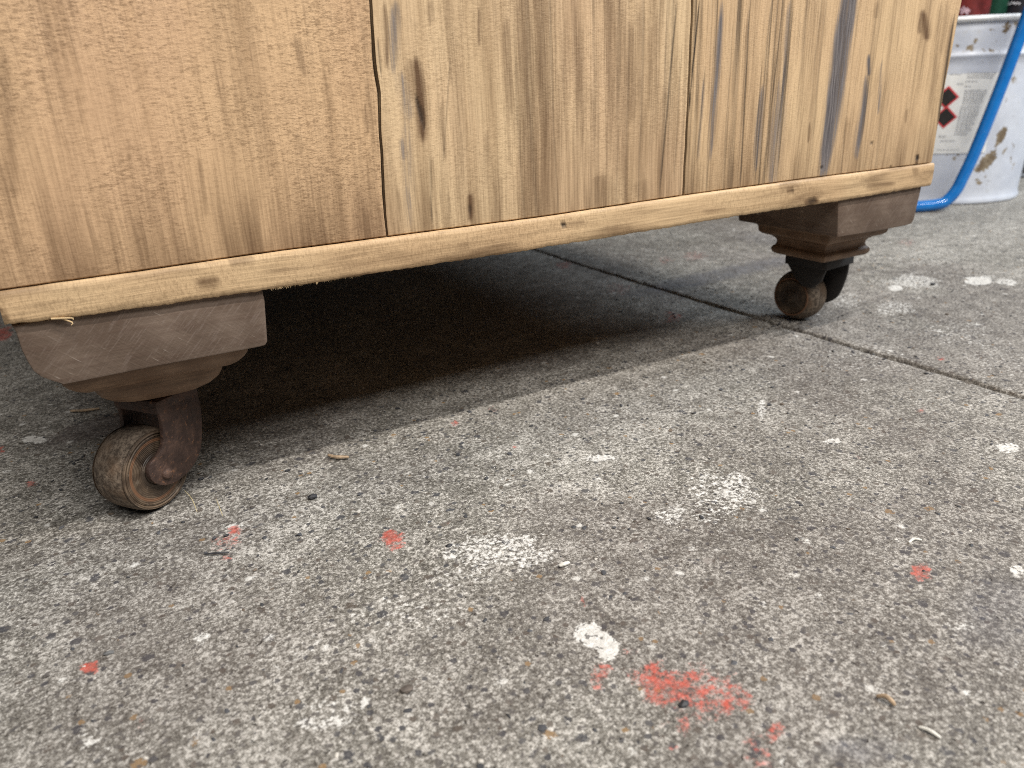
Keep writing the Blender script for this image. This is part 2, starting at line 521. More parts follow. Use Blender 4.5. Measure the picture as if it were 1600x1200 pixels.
tag(grit('dark_grit', 2600, .0004, .0019, plain('dark_stone', (.055, .056, .062), .7, var=.5, scale=60), .30), 'small dark stone chips scattered in the concrete floor', 'grit')
tag(grit('brown_grit', 500, .0005, .0017, plain('brown_stone', (.13, .10, .075), .75, var=.4, scale=60), .30), 'small brown stone chips scattered in the concrete floor', 'grit')
tag(grit('pale_grit', 700, .0004, .0013, plain('pale_stone', (.55, .52, .47), .75, var=.25, scale=60), .25), 'small pale specks of sawdust and grit on the floor', 'grit')

# ------------------------------------------------------------------ chest
TOP = [(0, 455), (200, 427), (400, 398), (606, 371), (850, 339), (1068, 306), (1250, 281), (1455, 255)]
BOT = [(8, 507), (120, 494), (300, 469), (415, 452), (600, 424), (800, 394), (1000, 362), (1145, 338), (1300, 315), (1443, 291)]
tx = np.array([on_front(*p)[[0, 2]] for p in TOP]); bx_ = np.array([on_front(*p)[[0, 2]] for p in BOT])


def ztop(x): return np.interp(x, tx[:, 0], tx[:, 1])
def zbot(x): return np.interp(x, bx_[:, 0], bx_[:, 1])


XL, XR = 0.0852, 0.6835
DEP = 0.62
HT = 0.56
chest = empty('wooden_chest', ((XL + XR) / 2, DEP / 2, 0), 'large sanded pine chest on dark moulded feet with iron casters', 'chest')


def polyx(pts):
    A = np.array([on_front(*p)[[0, 2]] for p in pts]); A = A[A[:, 1].argsort()]
    lo = A[0] - (A[1] - A[0]) * 0; hi = A[-1]
    return lambda z: np.interp(z, A[:, 1], A[:, 0]) + .0007 * (fbm(z * 90, z * 0 + A[0, 0] * 50, 12, 3) - .5)


J1 = polyx([(580, 0), (583, 55), (586, 105), (593, 150), (595, 215), (598, 265), (601, 320), (606, 371)])
J2 = polyx([(1082, 0), (1078, 120), (1073, 210), (1068, 306)])
RE = polyx([(1503, 0), (1478, 130), (1456, 254)])


def stains(px, py, L):
    """L: (x0,y0,x1,y1,half-width px,strength,softness of the ends)"""
    m = np.zeros(len(px))
    for s in L:
        x0, y0, x1, y1, w, k = s[:6]
        dx, dy = x1 - x0, y1 - y0
        ln = math.hypot(dx, dy) + 1e-6
        t = ((px - x0) * dx + (py - y0) * dy) / (ln * ln)
        d = ((px - x0) * -dy + (py - y0) * dx) / ln
        taper = np.clip(t * 3.2, 0, 1) * np.clip((1 - t) * 3.2, 0, 1)
        taper = np.sqrt(taper)
        d = d + 4 * (vnoise(t * ln / 55 + x0, t * 0 + .5, int(x0) % 97) - .5) * min(1, w / 6)
        m = np.maximum(m, k * np.exp(-np.abs(d / (w * (.35 + .65 * taper) + 1e-3)) ** (4 if w > 8 and k > 1 else 2)) * np.clip(taper * 1.6, 0, 1))
    return m


def board(name, xl, xr, mat, brown, blue, dark, step=.0006, y0=0.0, zt=HT, base=1.0, lined=(), banded=()):
    zs = np.concatenate([[0, .0006], np.arange(.0022, .15, .0018), np.linspace(.152, 1, 22)[1:]])
    zs = np.unique(np.concatenate([zs[zs < .15], np.linspace(.152, HT - .128, 26)]))
    nu = int((xr(.2) - xl(.2)) / step)
    us = np.concatenate([[0, .0016], np.linspace(.006, .994, nu), [.9984, 1]])
    U, Zr = np.meshgrid(us, zs)
    zz = np.clip(.128 + Zr, .128, HT)
    X = xl(zz) * (1 - U) + xr(zz) * U
    Z = ztop(X) + .0004 + Zr
    Y = y0 + (fbm(X * 14, Z * 6, 41, 3) - .5) * .0012
    edge = np.minimum(U, 1 - U)
    Y = Y + np.where(edge < .001, .0006, np.where(edge < .003, .0001, 0)) + np.where(Zr < 1e-6, .0008, 0)
    ny, nx = X.shape
    V = np.stack([X.ravel(), Y.ravel(), Z.ravel()], 1)
    idx = np.arange(nx * ny).reshape(ny, nx)
    F = np.stack([idx[:-1, :-1], idx[:-1, 1:], idx[1:, 1:], idx[1:, :-1]], -1).reshape(-1, 4).tolist()
    loop = list(idx[0, :]) + list(idx[1:, -1]) + list(idx[-1, :-1][::-1]) + list(idx[1:-1, 0][::-1])
    nb = len(V)
    VB = V[loop].copy(); VB[:, 1] = y0 + .018
    V2 = np.vstack([V, VB])
    m = len(loop)
    for i in range(m):
        j = (i + 1) % m
        F.append([loop[j], loop[i], nb + i, nb + j])
    F.append([nb + i for i in range(m)])
    px, py = proj(V2)
    tot = len(V2)
    b = stains(px, py, brown)
    low = np.clip(1 - (V2[:, 2] - ztop(V2[:, 0])) / .060, 0, 1) ** 1.5
    b = np.maximum(b, base * low * (.10 + .85 * fbm(V2[:, 0] * 120, V2[:, 2] * 14, 51, 4) ** 1.3))
    # growth-ring lines that run the length of the board
    dk = stains(px, py, dark)
    Xm, Zm = V2[:, 0], V2[:, 2]
    for (x0, x1, k) in lined:
        reg = np.clip((px - x0) / 25, 0, 1) * np.clip((x1 - px) / 25, 0, 1)
        q = fbm(Xm * 420 + 6 * fbm(Xm * 6, Zm * 5, 3, 2), Zm * 2.2, 140 + int(x0), 3)
        dk = np.maximum(dk, k * reg * np.clip((q - .56) * 6, 0, 1) * (.35 + .65 * fbm(Xm * 300, Zm * 22, 33, 2)))
    for (x0, x1, k) in banded:
        reg = np.clip((px - x0) / 40, 0, 1) * np.clip((x1 - px) / 40, 0, 1)
        q = fbm(Xm * 95 + 2 * fbm(Xm * 5, Zm * 6, 3, 2), Zm * 5, 240 + int(x0), 4)
        b = np.maximum(b, k * reg * np.clip((q - .47) * 4.5, 0, 1))
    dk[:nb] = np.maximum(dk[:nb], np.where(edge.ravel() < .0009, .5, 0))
    dk[nb:] = 1.3  # edges and sides coloured near black to stand for shade in the joints
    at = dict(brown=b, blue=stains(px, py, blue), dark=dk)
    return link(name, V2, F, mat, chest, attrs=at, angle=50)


gap = .0011
Lc = lambda z: z * 0 + XL + .0012
M1 = board_wood('pine_board_plain', 1, (.645, .435, .250), (.605, .395, .235), .24, .18, .62)
M2 = board_wood('pine_board_streaked', 5, (.70, .515, .31), (.61, .42, .255), .52, .28, .32)
M3 = board_wood('pine_board_lined', 9, (.69, .495, .29), (.63, .435, .255), .34, .50, .24)
j1w = lambda z: 0.0001 + .0006 * vnoise(z * 40, z * 0 + .3, 9)
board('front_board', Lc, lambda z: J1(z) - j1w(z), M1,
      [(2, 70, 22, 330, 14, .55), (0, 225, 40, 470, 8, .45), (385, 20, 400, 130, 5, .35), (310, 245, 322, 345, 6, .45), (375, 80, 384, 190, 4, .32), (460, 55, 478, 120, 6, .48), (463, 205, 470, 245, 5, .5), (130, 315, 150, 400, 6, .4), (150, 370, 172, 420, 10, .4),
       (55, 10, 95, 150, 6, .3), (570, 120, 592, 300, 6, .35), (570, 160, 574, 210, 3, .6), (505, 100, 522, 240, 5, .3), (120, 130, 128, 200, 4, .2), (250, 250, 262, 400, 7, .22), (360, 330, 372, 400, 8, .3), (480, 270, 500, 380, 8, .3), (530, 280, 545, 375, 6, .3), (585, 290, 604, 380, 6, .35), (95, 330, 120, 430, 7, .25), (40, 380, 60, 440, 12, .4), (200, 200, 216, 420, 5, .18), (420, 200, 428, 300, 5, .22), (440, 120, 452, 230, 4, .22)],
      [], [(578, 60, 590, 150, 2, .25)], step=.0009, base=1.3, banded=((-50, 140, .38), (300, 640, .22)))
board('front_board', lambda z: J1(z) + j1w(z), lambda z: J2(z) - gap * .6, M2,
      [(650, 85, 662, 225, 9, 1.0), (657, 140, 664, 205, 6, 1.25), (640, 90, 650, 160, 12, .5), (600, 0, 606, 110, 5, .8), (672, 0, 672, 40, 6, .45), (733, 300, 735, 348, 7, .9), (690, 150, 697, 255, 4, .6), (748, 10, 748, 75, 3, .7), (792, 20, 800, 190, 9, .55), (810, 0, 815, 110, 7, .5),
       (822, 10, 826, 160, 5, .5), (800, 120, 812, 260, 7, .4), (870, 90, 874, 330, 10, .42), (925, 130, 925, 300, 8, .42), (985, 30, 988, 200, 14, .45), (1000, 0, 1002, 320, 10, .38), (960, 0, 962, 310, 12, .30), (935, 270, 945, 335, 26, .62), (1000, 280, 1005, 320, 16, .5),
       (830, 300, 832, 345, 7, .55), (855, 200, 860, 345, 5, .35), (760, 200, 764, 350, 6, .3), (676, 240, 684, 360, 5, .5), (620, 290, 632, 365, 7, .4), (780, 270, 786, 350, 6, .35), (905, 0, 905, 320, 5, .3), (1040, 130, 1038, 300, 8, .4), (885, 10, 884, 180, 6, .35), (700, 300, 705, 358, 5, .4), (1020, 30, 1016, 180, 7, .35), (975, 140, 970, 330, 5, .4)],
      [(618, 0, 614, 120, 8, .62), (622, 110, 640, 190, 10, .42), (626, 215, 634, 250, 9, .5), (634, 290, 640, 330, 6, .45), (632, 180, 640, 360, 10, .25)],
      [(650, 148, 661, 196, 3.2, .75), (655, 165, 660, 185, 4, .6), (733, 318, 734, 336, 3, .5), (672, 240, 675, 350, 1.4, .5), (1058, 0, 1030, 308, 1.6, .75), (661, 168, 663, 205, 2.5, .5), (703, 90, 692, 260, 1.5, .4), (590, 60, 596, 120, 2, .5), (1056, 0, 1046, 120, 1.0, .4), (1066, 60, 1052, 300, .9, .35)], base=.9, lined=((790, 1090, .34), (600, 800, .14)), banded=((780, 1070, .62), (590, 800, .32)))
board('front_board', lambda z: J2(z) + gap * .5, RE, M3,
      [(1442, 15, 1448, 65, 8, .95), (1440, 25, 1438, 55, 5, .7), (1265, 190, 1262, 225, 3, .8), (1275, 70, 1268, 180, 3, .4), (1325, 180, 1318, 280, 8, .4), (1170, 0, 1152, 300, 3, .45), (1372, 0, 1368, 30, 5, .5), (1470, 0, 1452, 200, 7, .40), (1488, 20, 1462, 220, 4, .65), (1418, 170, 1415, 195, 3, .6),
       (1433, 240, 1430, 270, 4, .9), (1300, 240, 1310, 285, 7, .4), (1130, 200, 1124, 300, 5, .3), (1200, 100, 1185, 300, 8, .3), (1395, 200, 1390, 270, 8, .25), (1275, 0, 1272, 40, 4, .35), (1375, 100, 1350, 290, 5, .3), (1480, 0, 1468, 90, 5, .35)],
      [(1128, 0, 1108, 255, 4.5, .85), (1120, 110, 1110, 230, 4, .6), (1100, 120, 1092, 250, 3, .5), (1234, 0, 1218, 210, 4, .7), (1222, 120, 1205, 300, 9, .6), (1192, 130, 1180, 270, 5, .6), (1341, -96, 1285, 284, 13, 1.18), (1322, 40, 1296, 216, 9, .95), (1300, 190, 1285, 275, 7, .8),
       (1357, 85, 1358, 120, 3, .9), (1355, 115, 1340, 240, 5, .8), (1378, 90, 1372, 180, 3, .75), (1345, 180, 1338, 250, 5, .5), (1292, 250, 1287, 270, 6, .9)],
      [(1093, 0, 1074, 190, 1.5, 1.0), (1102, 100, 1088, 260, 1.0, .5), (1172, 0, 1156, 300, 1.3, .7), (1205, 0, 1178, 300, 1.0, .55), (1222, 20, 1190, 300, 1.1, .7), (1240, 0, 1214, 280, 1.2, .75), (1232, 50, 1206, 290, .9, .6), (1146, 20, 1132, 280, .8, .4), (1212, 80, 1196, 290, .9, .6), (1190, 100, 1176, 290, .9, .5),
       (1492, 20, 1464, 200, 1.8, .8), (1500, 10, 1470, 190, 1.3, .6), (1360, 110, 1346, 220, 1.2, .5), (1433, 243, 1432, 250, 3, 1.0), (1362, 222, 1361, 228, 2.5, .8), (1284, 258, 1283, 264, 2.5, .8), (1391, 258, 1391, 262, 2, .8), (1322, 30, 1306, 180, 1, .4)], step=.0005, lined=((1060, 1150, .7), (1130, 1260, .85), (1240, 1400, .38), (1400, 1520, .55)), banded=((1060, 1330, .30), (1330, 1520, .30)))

# base strip (edge of the bottom board)
ML = board_wood('pine_strip', 14, (.635, .452, .262), (.58, .395, .225), .46, .20, .34, axis='x')
ns_ = 380
xs = np.linspace(XL, XR, ns_)
prof = [(0.0, .0165), (.0, .004), (.0, -.0008), (.03, -.0014), (.16, -.0017), (.34, -.0018), (.5, -.0018), (.66, -.0018), (.84, -.0017), (.96, -.0014), (1, -.0004), (1, .005), (1.0, .0165)]
V = []; px_ = len(prof)
for i, x in enumerate(xs):
    zb = float(zbot(x)) + .0009 * (fbm(np.array(x * 160), np.array(.5), 3) - .5) + .0004 * (random.random() - .5); zt_ = float(ztop(x)) + .0004 * (fbm(np.array(x * 130), np.array(.9), 7) - .5)
    for k, (v, y) in enumerate(prof):
        endr = max(0, .0009 - min(x - XL, XR - x))
        V.append((x, y + endr * .7 * (1 if y < .01 else 0) + .0006 * (float(fbm(np.array(x * 40), np.array(v * 3.), 5)) - .5), zb + (zt_ - zb) * v))
F = []
for i in range(ns_ - 1):
    for k in range(px_ - 1):
        F.append((i * px_ + k, i * px_ + k + 1, (i + 1) * px_ + k + 1, (i + 1) * px_ + k))
    F.append((i * px_ + px_ - 1, i * px_, (i + 1) * px_, (i + 1) * px_ + px_ - 1))
F.append(list(range(px_))[::-1]); F.append(list(range((ns_ - 1) * px_, ns_ * px_)))
F = [f[::-1] for f in F]
V = np.array(V); px, py = proj(V)
lb = [(305, 445, 345, 440, 9, .95), (312, 440, 340, 446, 5, .9), (355, 412, 400, 404, 7, .6), (255, 470, 420, 452, 2.5, .3), (1215, 292, 1250, 288, 8, .55), (1228, 298, 1240, 297, 5, .8), (1350, 292, 1400, 284, 6, .75), (1425, 268, 1436, 266, 7, .7), (1255, 316, 1280, 311, 7, 1.0), (880, 349, 915, 346, 5, .45), (20, 485, 120, 470, 4, .4), (440, 408, 620, 388, 3, .3), (950, 338, 1040, 324, 4, .4), (700, 402, 860, 376, 3, .28),
      (0, 478, 14, 505, 5, .8), (1030, 338, 1160, 318, 3, .35), (1290, 300, 1420, 276, 2.5, .35), (560, 430, 640, 416, 3, .3), (60, 478, 300, 452, 2.5, .3), (1150, 305, 1230, 296, 4, .35), (1100, 332, 1140, 330, 4, .4), (430, 425, 560, 405, 2.5, .22)]
ld = [(876, 351, 884, 349, 3, 1.0), (1236, 301, 1241, 300, 3, .7), (1262, 318, 1275, 313, 4, .8), (140, 482, 160, 479, 1.5, .5), (0, 495, 10, 508, 3, .6), (315, 444, 335, 441, 3, .3)]
sb = stains(px, py, lb)
sb = np.maximum(sb, .62 * np.clip((fbm(V[:, 0] * 26, V[:, 2] * 190, 301, 4) - .50) * 4, 0, 1))
link('base_strip', V, F, ML, chest, attrs=dict(brown=sb, blue=np.zeros(len(V)), dark=stains(px, py, ld)), angle=60)

# torn wood fibres along the strip's lower edge
fv = []; ff = []
for k in range(420):
    qx = random.choice([random.uniform(418, 560)] * 5 + [random.uniform(60, 170), random.uniform(560, 900), random.uniform(900, 1400)])
    xw = on_front(qx, 450 - (qx - 415) * .149)[0]
    zb = float(zbot(xw)); ln = random.uniform(.0006, .0022) * (1 if 415 < qx < 560 else .55)
    ang = random.uniform(-1.1, 1.1); w = random.uniform(.00012, .0003)
    y = -.0005 + random.uniform(-.0004, .002)
    a = np.array([xw, y, zb + .0008]); t = a + np.array([math.sin(ang) * ln, random.uniform(-.0006, .0003), -math.cos(ang) * ln * .75 - .0006])
    b = len(fv)
    fv += [tuple(a + (-w, 0, 0)), tuple(a + (w, 0, 0)), tuple(a + (0, w, .0002)), tuple(t)]
    ff += [(b, b + 1, b + 3), (b + 1, b + 2, b + 3), (b + 2, b, b + 3)]
FIB = plain('pale_fibre', (.62, .45, .25), .8, var=.2)
link('wood_fibres', fv, ff, FIB, chest, smooth=False, kind='stuff')
for (a, b_, c) in (((80, 498), (112, 497), (114, 500)), ((95, 497), (113, 504), (111, 508))):
    p = [on_front(*a, y=-.0012), on_front(*b_, y=-.0028), on_front(*c, y=-.003)]
    v, f = tube(spline(p, 4), .00045, 6, lambda t: 1 - .75 * t)
    link('splinter', v, f, FIB, chest)

# carcass behind the face
MC = board_wood('pine_carcass', 21, (.50, .34, .19), (.46, .30, .17), .4, .3, .2)
for nm, bb in (('side_panel', (XL + .001, XL + .019, .0185, DEP, .1305, HT)), ('side_panel', (XR - .019, XR - .001, .0185, DEP, .1305, HT)), ('back_panel', (XL + .0195, XR - .0195, DEP - .018, DEP - .0005, .1305, HT - .001)),
               ('bottom_panel', (XL + .001, XR - .001, .017, DEP, .1145, .130)), ('lid', (XL - .012, XR + .012, -.014, DEP + .004, HT + .004, HT + .028))):
    v, f = box(*bb, bev=.0012)
    link(nm, v, f, MC, chest)

# ------------------------------------------------------------------ feet
n = NT('dark_stained_wood')
g1 = n.noise(1, 4, .6, n.map((30, 30, 420))); g2 = n.noise(1, 3, .6, n.map((1300, 100, 110), vec=n.map(rot=(0, -.75, 0))))
g3 = n.noise(1, 2, .5, n.map((1000, 100, 85), vec=n.map(rot=(0, .85, 0)))); blot = n.noise(40, 4)
gate = n.noise(60, 2, .5, n.map((1, 1, 1), loc=(5, 5, 5)))
c = n.mix(n.rng(blot, .35, .65), (.122, .085, .063), (.182, .134, .103))
c = n.mix(n.math('MULTIPLY', n.rng(g1, .45, .7), .5), c, (.105, .066, .048))
c = n.mix(n.math('MULTIPLY', n.rng(g2, .50, .70), .32), c, (.27, .215, .185))
sc_ = n.math('MULTIPLY', n.rng(g3, .66, .72), n.rng(gate, .45, .60))
c = n.mix(n.math('MULTIPLY', sc_, .6), c, (.42, .36, .31))
MF = n.fin(c, n.rng(blot, .3, .7, .5, .68), n.math('ADD', g1, n.math('MULTIPLY', g3, .6)), .0003, .6, spec=.35)
n = NT('dark_moulding_wood')
g1 = n.noise(1, 4, .6, n.map((40, 40, 500))); blot = n.noise(50, 4)
c = n.mix(n.rng(blot, .35, .65), (.155, .092, .055), (.235, .150, .095))
c = n.mix(n.math('MULTIPLY', n.rng(g1, .45, .7), .55), c, (.085, .050, .030))
MMO = n.fin(c, .55, g1, .0003, .5, spec=.35)


def sqring(cx, cy, hw, r, z, seg=4):
    out = []
    for k, (sx, sy) in enumerate(((1, 1), (-1, 1), (-1, -1), (1, -1))):
        for i in range(seg + 1):
            a = math.pi / 2 * (k + i / seg)
            out.append((cx + sx * (hw - r) + r * math.cos(a), cy + sy * (hw - r) + r * math.sin(a), z))
    return out


def loft(cx, cy, rows):
    V = []; F = []
    for z, hw, r in rows: V += sqring(cx, cy, hw, r, z)
    m = 20
    for i in range(len(rows) - 1):
        for k in range(m):
            F.append((i * m + k, (i + 1) * m + k, (i + 1) * m + (k + 1) % m, i * m + (k + 1) % m))
    F.append(list(range(m))); F.append(list(range((len(rows) - 1) * m, len(rows) * m))[::-1])
    return V, F


MUP = [(.0862, .0362, .0015), (.0842, .0362, .0012), (.0836, .0352, .0012), (.0829, .0346, .001), (.0798, .0344, .0012), (.0782, .0338, .0012), (.0768, .0322, .0012), (.0758, .0296, .0012), (.0752, .027, .001)]
MLO = [(.0760, .0262, .0008), (.0742, .0262, .0008), (.0736, .0249, .0008), (.0718, .0238, .0008), (.0697, .0236, .0008), (.0678, .0243, .0008), (.0667, .0257, .0009), (.0655, .0264, .001), (.0640, .0265, .001), (.0622, .0258, .001), (.0608, .0244, .001), (.0600, .0222, .001)]


MUPW = [(.0862, .0398, .003), (.0838, .0398, .003), (.0815, .0392, .003), (.0790, .0376, .003), (.0765, .0352, .003), (.0748, .0326, .003), (.0740, .0300, .003)]
MLOW = [(.0746, .0292, .011), (.0722, .0291, .011), (.0695, .0284, .011), (.0668, .0269, .011), (.0642, .0245, .0115), (.0620, .0213, .012), (.0606, .0180, .012)]


def foot(cx, cy, outline, up=MUP, lo=MLO):
    f0 = empty('foot', (cx, cy, .06), parent=chest)
    d = .0978
    y0 = cy - d / 2 + .0012
    v, f = prism(outline, lambda u, w, q: (u, y0 + q, w), 0, d - .0024, bev=.0011)
    link('foot_block', v, f, MF, f0)
    v, f = loft(cx, cy, up); link('upper_moulding', v, f, MMO, f0, angle=28)
    v, f = loft(cx, cy, lo); link('lower_moulding', v, f, MMO, f0, angle=28)
    return f0


zc = .1136
fl = [on_front(*p)[[0, 2]] for p in ((24, 520), (33, 548), (42, 566), (52, 582), (64, 591), (80, 597), (100, 603), (250, 573), (408, 543.5), (416, 541), (419.5, 535), (415, 470))]
fl = [(fl[0][0] - .0008, zc)] + [tuple(p) for p in fl] + [(fl[-1][0] - .0004, zc)]
fr = [on_front(*p)[[0, 2]] for p in ((1312, 325), (1311, 371), (1370, 362), (1418, 353), (1427, 350), (1431, 343), (1441, 300))]
fr = [(fr[0][0], zc + .001)] + [tuple(p) for p in fr] + [(fr[-1][0] + .0004, zc + .001)]
LC, RC, FYC = .1370, .6285, .0489
foot(LC, FYC, fl, MUPW, MLOW)
foot(RC, FYC, fr)
back = lambda cx: [(cx - .048, zc), (cx - .0475, .089), (cx - .044, .0855), (cx + .044, .0855), (cx + .0475, .089), (cx + .048, zc)]
foot(LC, DEP - .052, back(LC))
foot(RC, DEP - .052, back(RC))

# ------------------------------------------------------------------ casters
n = NT('rusty_iron')
a = n.noise(120, 5, .65); b_ = n.noise(500, 3, .6)
c = n.mix(n.rng(a, .35, .68), (.052, .031, .025), (.125, .074, .055))
c = n.mix(n.rng(b_, .58, .72), c, (.20, .100, .055))
MI = n.fin(c, n.rng(a, .3, .7, .5, .75), n.math('ADD', a, n.math('MULTIPLY', b_, .7)), .0009, .8, metal=.2)
n = NT('black_iron')
a = n.noise(200, 4, .6)
MB = n.fin(n.mix(a, (.012, .011, .011), (.035, .030, .028)), .6, a, .0003, .6)
n = NT('worn_wheel_tread')
a = n.noise(420, 4, .7); b_ = n.noise(60, 4, .6)
c = n.mix(n.rng(a, .38, .62), (.060, .043, .030), (.20, .155, .115))
c = n.mix(n.rng(b_, .4, .7), c, (.13, .082, .05))
MT = n.fin(c, .8, a, .0007, .9)
n = NT('turned_wheel_face')
xyz = n.xyz()
rr = n.math('SQRT', n.math('ADD', n.math('POWER', xyz[0], 2), n.math('ADD', n.math('POWER', xyz[1], 2), n.math('POWER', xyz[2], 2))))
ring = n.math('SINE', n.math('MULTIPLY', rr, 7200)); a = n.noise(90, 5, .65); b_ = n.noise(300, 4, .6)
c = n.mix(n.rng(a, .38, .64), (.065, .043, .028), (.165, .115, .074))
c = n.mix(n.math('MULTIPLY', n.rng(ring, .1, .9), .55), c, (.050, .032, .021))
c = n.mix(n.math('MULTIPLY', n.math('MULTIPLY', n.rng(rr, .0145, .0152), n.rng(rr, .0168, .0160)), .8), c, (.20, .095, .048))
c = n.mix(n.math('MULTIPLY', n.rng(rr, .0125, .0085), .75), c, (.045, .032, .024))
c = n.mix(n.math('MULTIPLY', n.rng(b_, .58, .75), .5), c, (.26, .21, .16))
MW = n.fin(c, n.rng(a, .3, .7, .42, .65), n.math('ADD', n.math('MULTIPLY', ring, .25), b_), .0004, .6)

RW = .0213
LEG = [(.0050, .0520), (.0054, .0450), (.0040, .0372), (.0020, .0332), (-.0022, .0303), (-.0070, .0282), (-.0086, .0245), (-.0078, .0198), (-.0040, .0153), (.0023, .0124), (.0100, .0123), (.0172, .0144), (.0233, .0189), (.0268, .0249), (.0295, .0340), (.0311, .0430), (.0311, .0520)]


def caster(cx, cy, ang, stem):
    n_ = np.array([math.sin(ang), -math.cos(ang), 0]); t_ = np.array([math.cos(ang), math.sin(ang), 0]); C0 = np.array([cx, cy, 0])
    fr_ = lambda u, w, q: tuple(C0 + t_ * u + n_ * q + np.array([0, 0, w]))
    root = empty('caster', (cx, cy, 0), parent=chest)
    # wheel: tread and two turned faces
    barrel = stem == 1
    w = .0122 if barrel else .0091
    fk = .84 if barrel else 1.0                    # a barrel wheel is worn round, its flat faces are smaller
    if barrel:
        tread = [(RW * math.cos(q) ** .55 * (1 if abs(q) < .01 else 1), w * math.sin(q) / math.sin(.92)) for q in np.linspace(.92, -.92, 15)]
        fk = tread[0][0] / (RW * .957)
    else:
        tread = [(RW * .955, w), (RW * .985, w * .86), (RW, w * .5), (RW * 1.004, 0), (RW, -w * .5), (RW * .985, -w * .86), (RW * .955, -w)]
    ax = lambda x, y, h: tuple(C0 + t_ * x + n_ * h + np.array([0, 0, RW + y]))
    v, f = lathe(tread, ax, 72); wh = link('wheel', v, f, MT, root, origin=(cx, cy, RW), angle=50)
    # keep only the tread ring plus slightly inset discs: faces are sub-parts of their own
    face = [(RW * .957, 0), (RW * .945, .0006), (RW * .90, .0008), (RW * .885, .0004), (RW * .872, -.0004), (RW * .86, .0003), (RW * .835, .0006), (RW * .815, .0001), (RW * .80, -.0008), (RW * .775, -.0009), (RW * .755, -.0002), (RW * .62, -.0010), (RW * .46, -.0013), (RW * .445, -.0004), (RW * .42, .0003), (RW * .36, .0006), (RW * .33, .0001), (RW * .30, .0010), (RW * .27, .0012)]
    for s in (1, -1):
        v, f = lathe([(r * fk, s * (w + h + .0009)) for r, h in face], ax, 72)
        if s < 0: pass
        o = link('wheel_face', v, f, MW, root, origin=tuple(C0 + n_ * s * w + np.array([0, 0, RW])), angle=40)
    poly = spline(LEG[1:-1], 4)
    poly = [LEG[0]] + [tuple(p) for p in poly] + [LEG[-1]]
    for s in (1, -1):
        lo_, hi_ = (.0148, .0174) if barrel else (.0121, .0150)
        pl_ = [(-.0040, .0500), (.0040, .0395), (.0120, .0330), (.0210, .0330), (.0280, .0400), (.0311, .0500)] if barrel and s > 0 else poly
        v, f = prism(pl_, fr_, s * lo_, s * hi_, bev=.0007); link('fork_leg', v, f, MB if barrel else MI, root, angle=40)
    if stem is None:
        crown = [(.0042, .0562), (.0048, .0570), (.0305, .0566), (.0311, .0560), (.0311, .0505), (.0042, .0505)]; cw = .0149
    else:
        crown = [(-.0050, .0590), (-.0045, .0597), (.0325, .0597), (.0330, .0590), (.0330, .0500), (-.0050, .0500)]; cw = .0195
    v, f = prism(crown, fr_, -cw, cw, bev=.0006); link('fork_crown', v, f, MI if stem is None else MB, root, angle=40)
    v, f = lathe([(.0095, .0556), (.0098, .0562), (.0098, .0596), (.0095, .0603)], lambda x, y, h: tuple(C0 + t_ * (.0165 + x) + n_ * y + np.array([0, 0, h])), 28); link('swivel_collar', v, f, MB, root)
    for s in (1, -1):
        if barrel and s > 0: continue
        v, f = lathe([(.0001, s * .0175), (.0018, s * .0173), (.0027, s * .0166), (.0029, s * .0160), (.0029, s * .0130)], lambda x, y, h: tuple(C0 + t_ * (.0010 + x) + n_ * h + np.array([0, 0, RW - .0017 + y])), 20)
        link('axle_pin', v, f, MI, root)
    return root


caster(.1201, .0439, .653, None)
caster(.6371, .0699, -1.45, 1)
caster(.1300, DEP - .05, .3, 1)
caster(.6300, DEP - .05, -.9, 1)

# ------------------------------------------------------------------ pail
PX, PY, PH, RB, RTOP = 1.374, .440, .2580, .136, .144
pail = empty('paint_pail', (PX, PY, 0), 'white scuffed metal paint pail with warning label standing behind the chest', 'pail')
n = NT('white_enamel')
a = n.noise(18, 4, .6); b_ = n.noise(90, 4, .65)
c = n.mix(n.rng(a, .35, .7), (.62, .66, .74), (.53, .57, .66))
c = n.mix(n.math('MULTIPLY', n.rng(b_, .60, .70), .35), c, (.46, .46, .44))
rst = n.attr('rust')
c = n.mix(n.rng(n.math('ADD', rst, n.math('MULTIPLY', n.math('SUBTRACT', n.noise(170, 4, .7), .5), 2.6)), .42, .60), c, n.mix(n.rng(b_, .4, .6), (.16, .12, .08), (.30, .25, .18)))
MP = n.fin(c, n.rng(b_, .3, .7, .32, .5), n.math('ADD', a, n.math('MULTIPLY', b_, .3)), .0016, .5)


def prad(z): return RB + (RTOP - RB) * z / PH


def on_pail(px, py):
    v = ray(px, py); v = v / np.linalg.norm(v)
    z = .13
    for k in range(12):
        r = prad(z); ox, oy = CAM[0] - PX, CAM[1] - PY
        A = v[0] ** 2 + v[1] ** 2; B = 2 * (ox * v[0] + oy * v[1]); Cc = ox * ox + oy * oy - r * r
        D = max(B * B - 4 * A * Cc, 0)
        t = (-B - math.sqrt(D)) / (2 * A)
        z = CAM[2] + t * v[2]
    P = CAM + t * v
    return math.atan2(P[1] - PY, P[0] - PX), P[2]


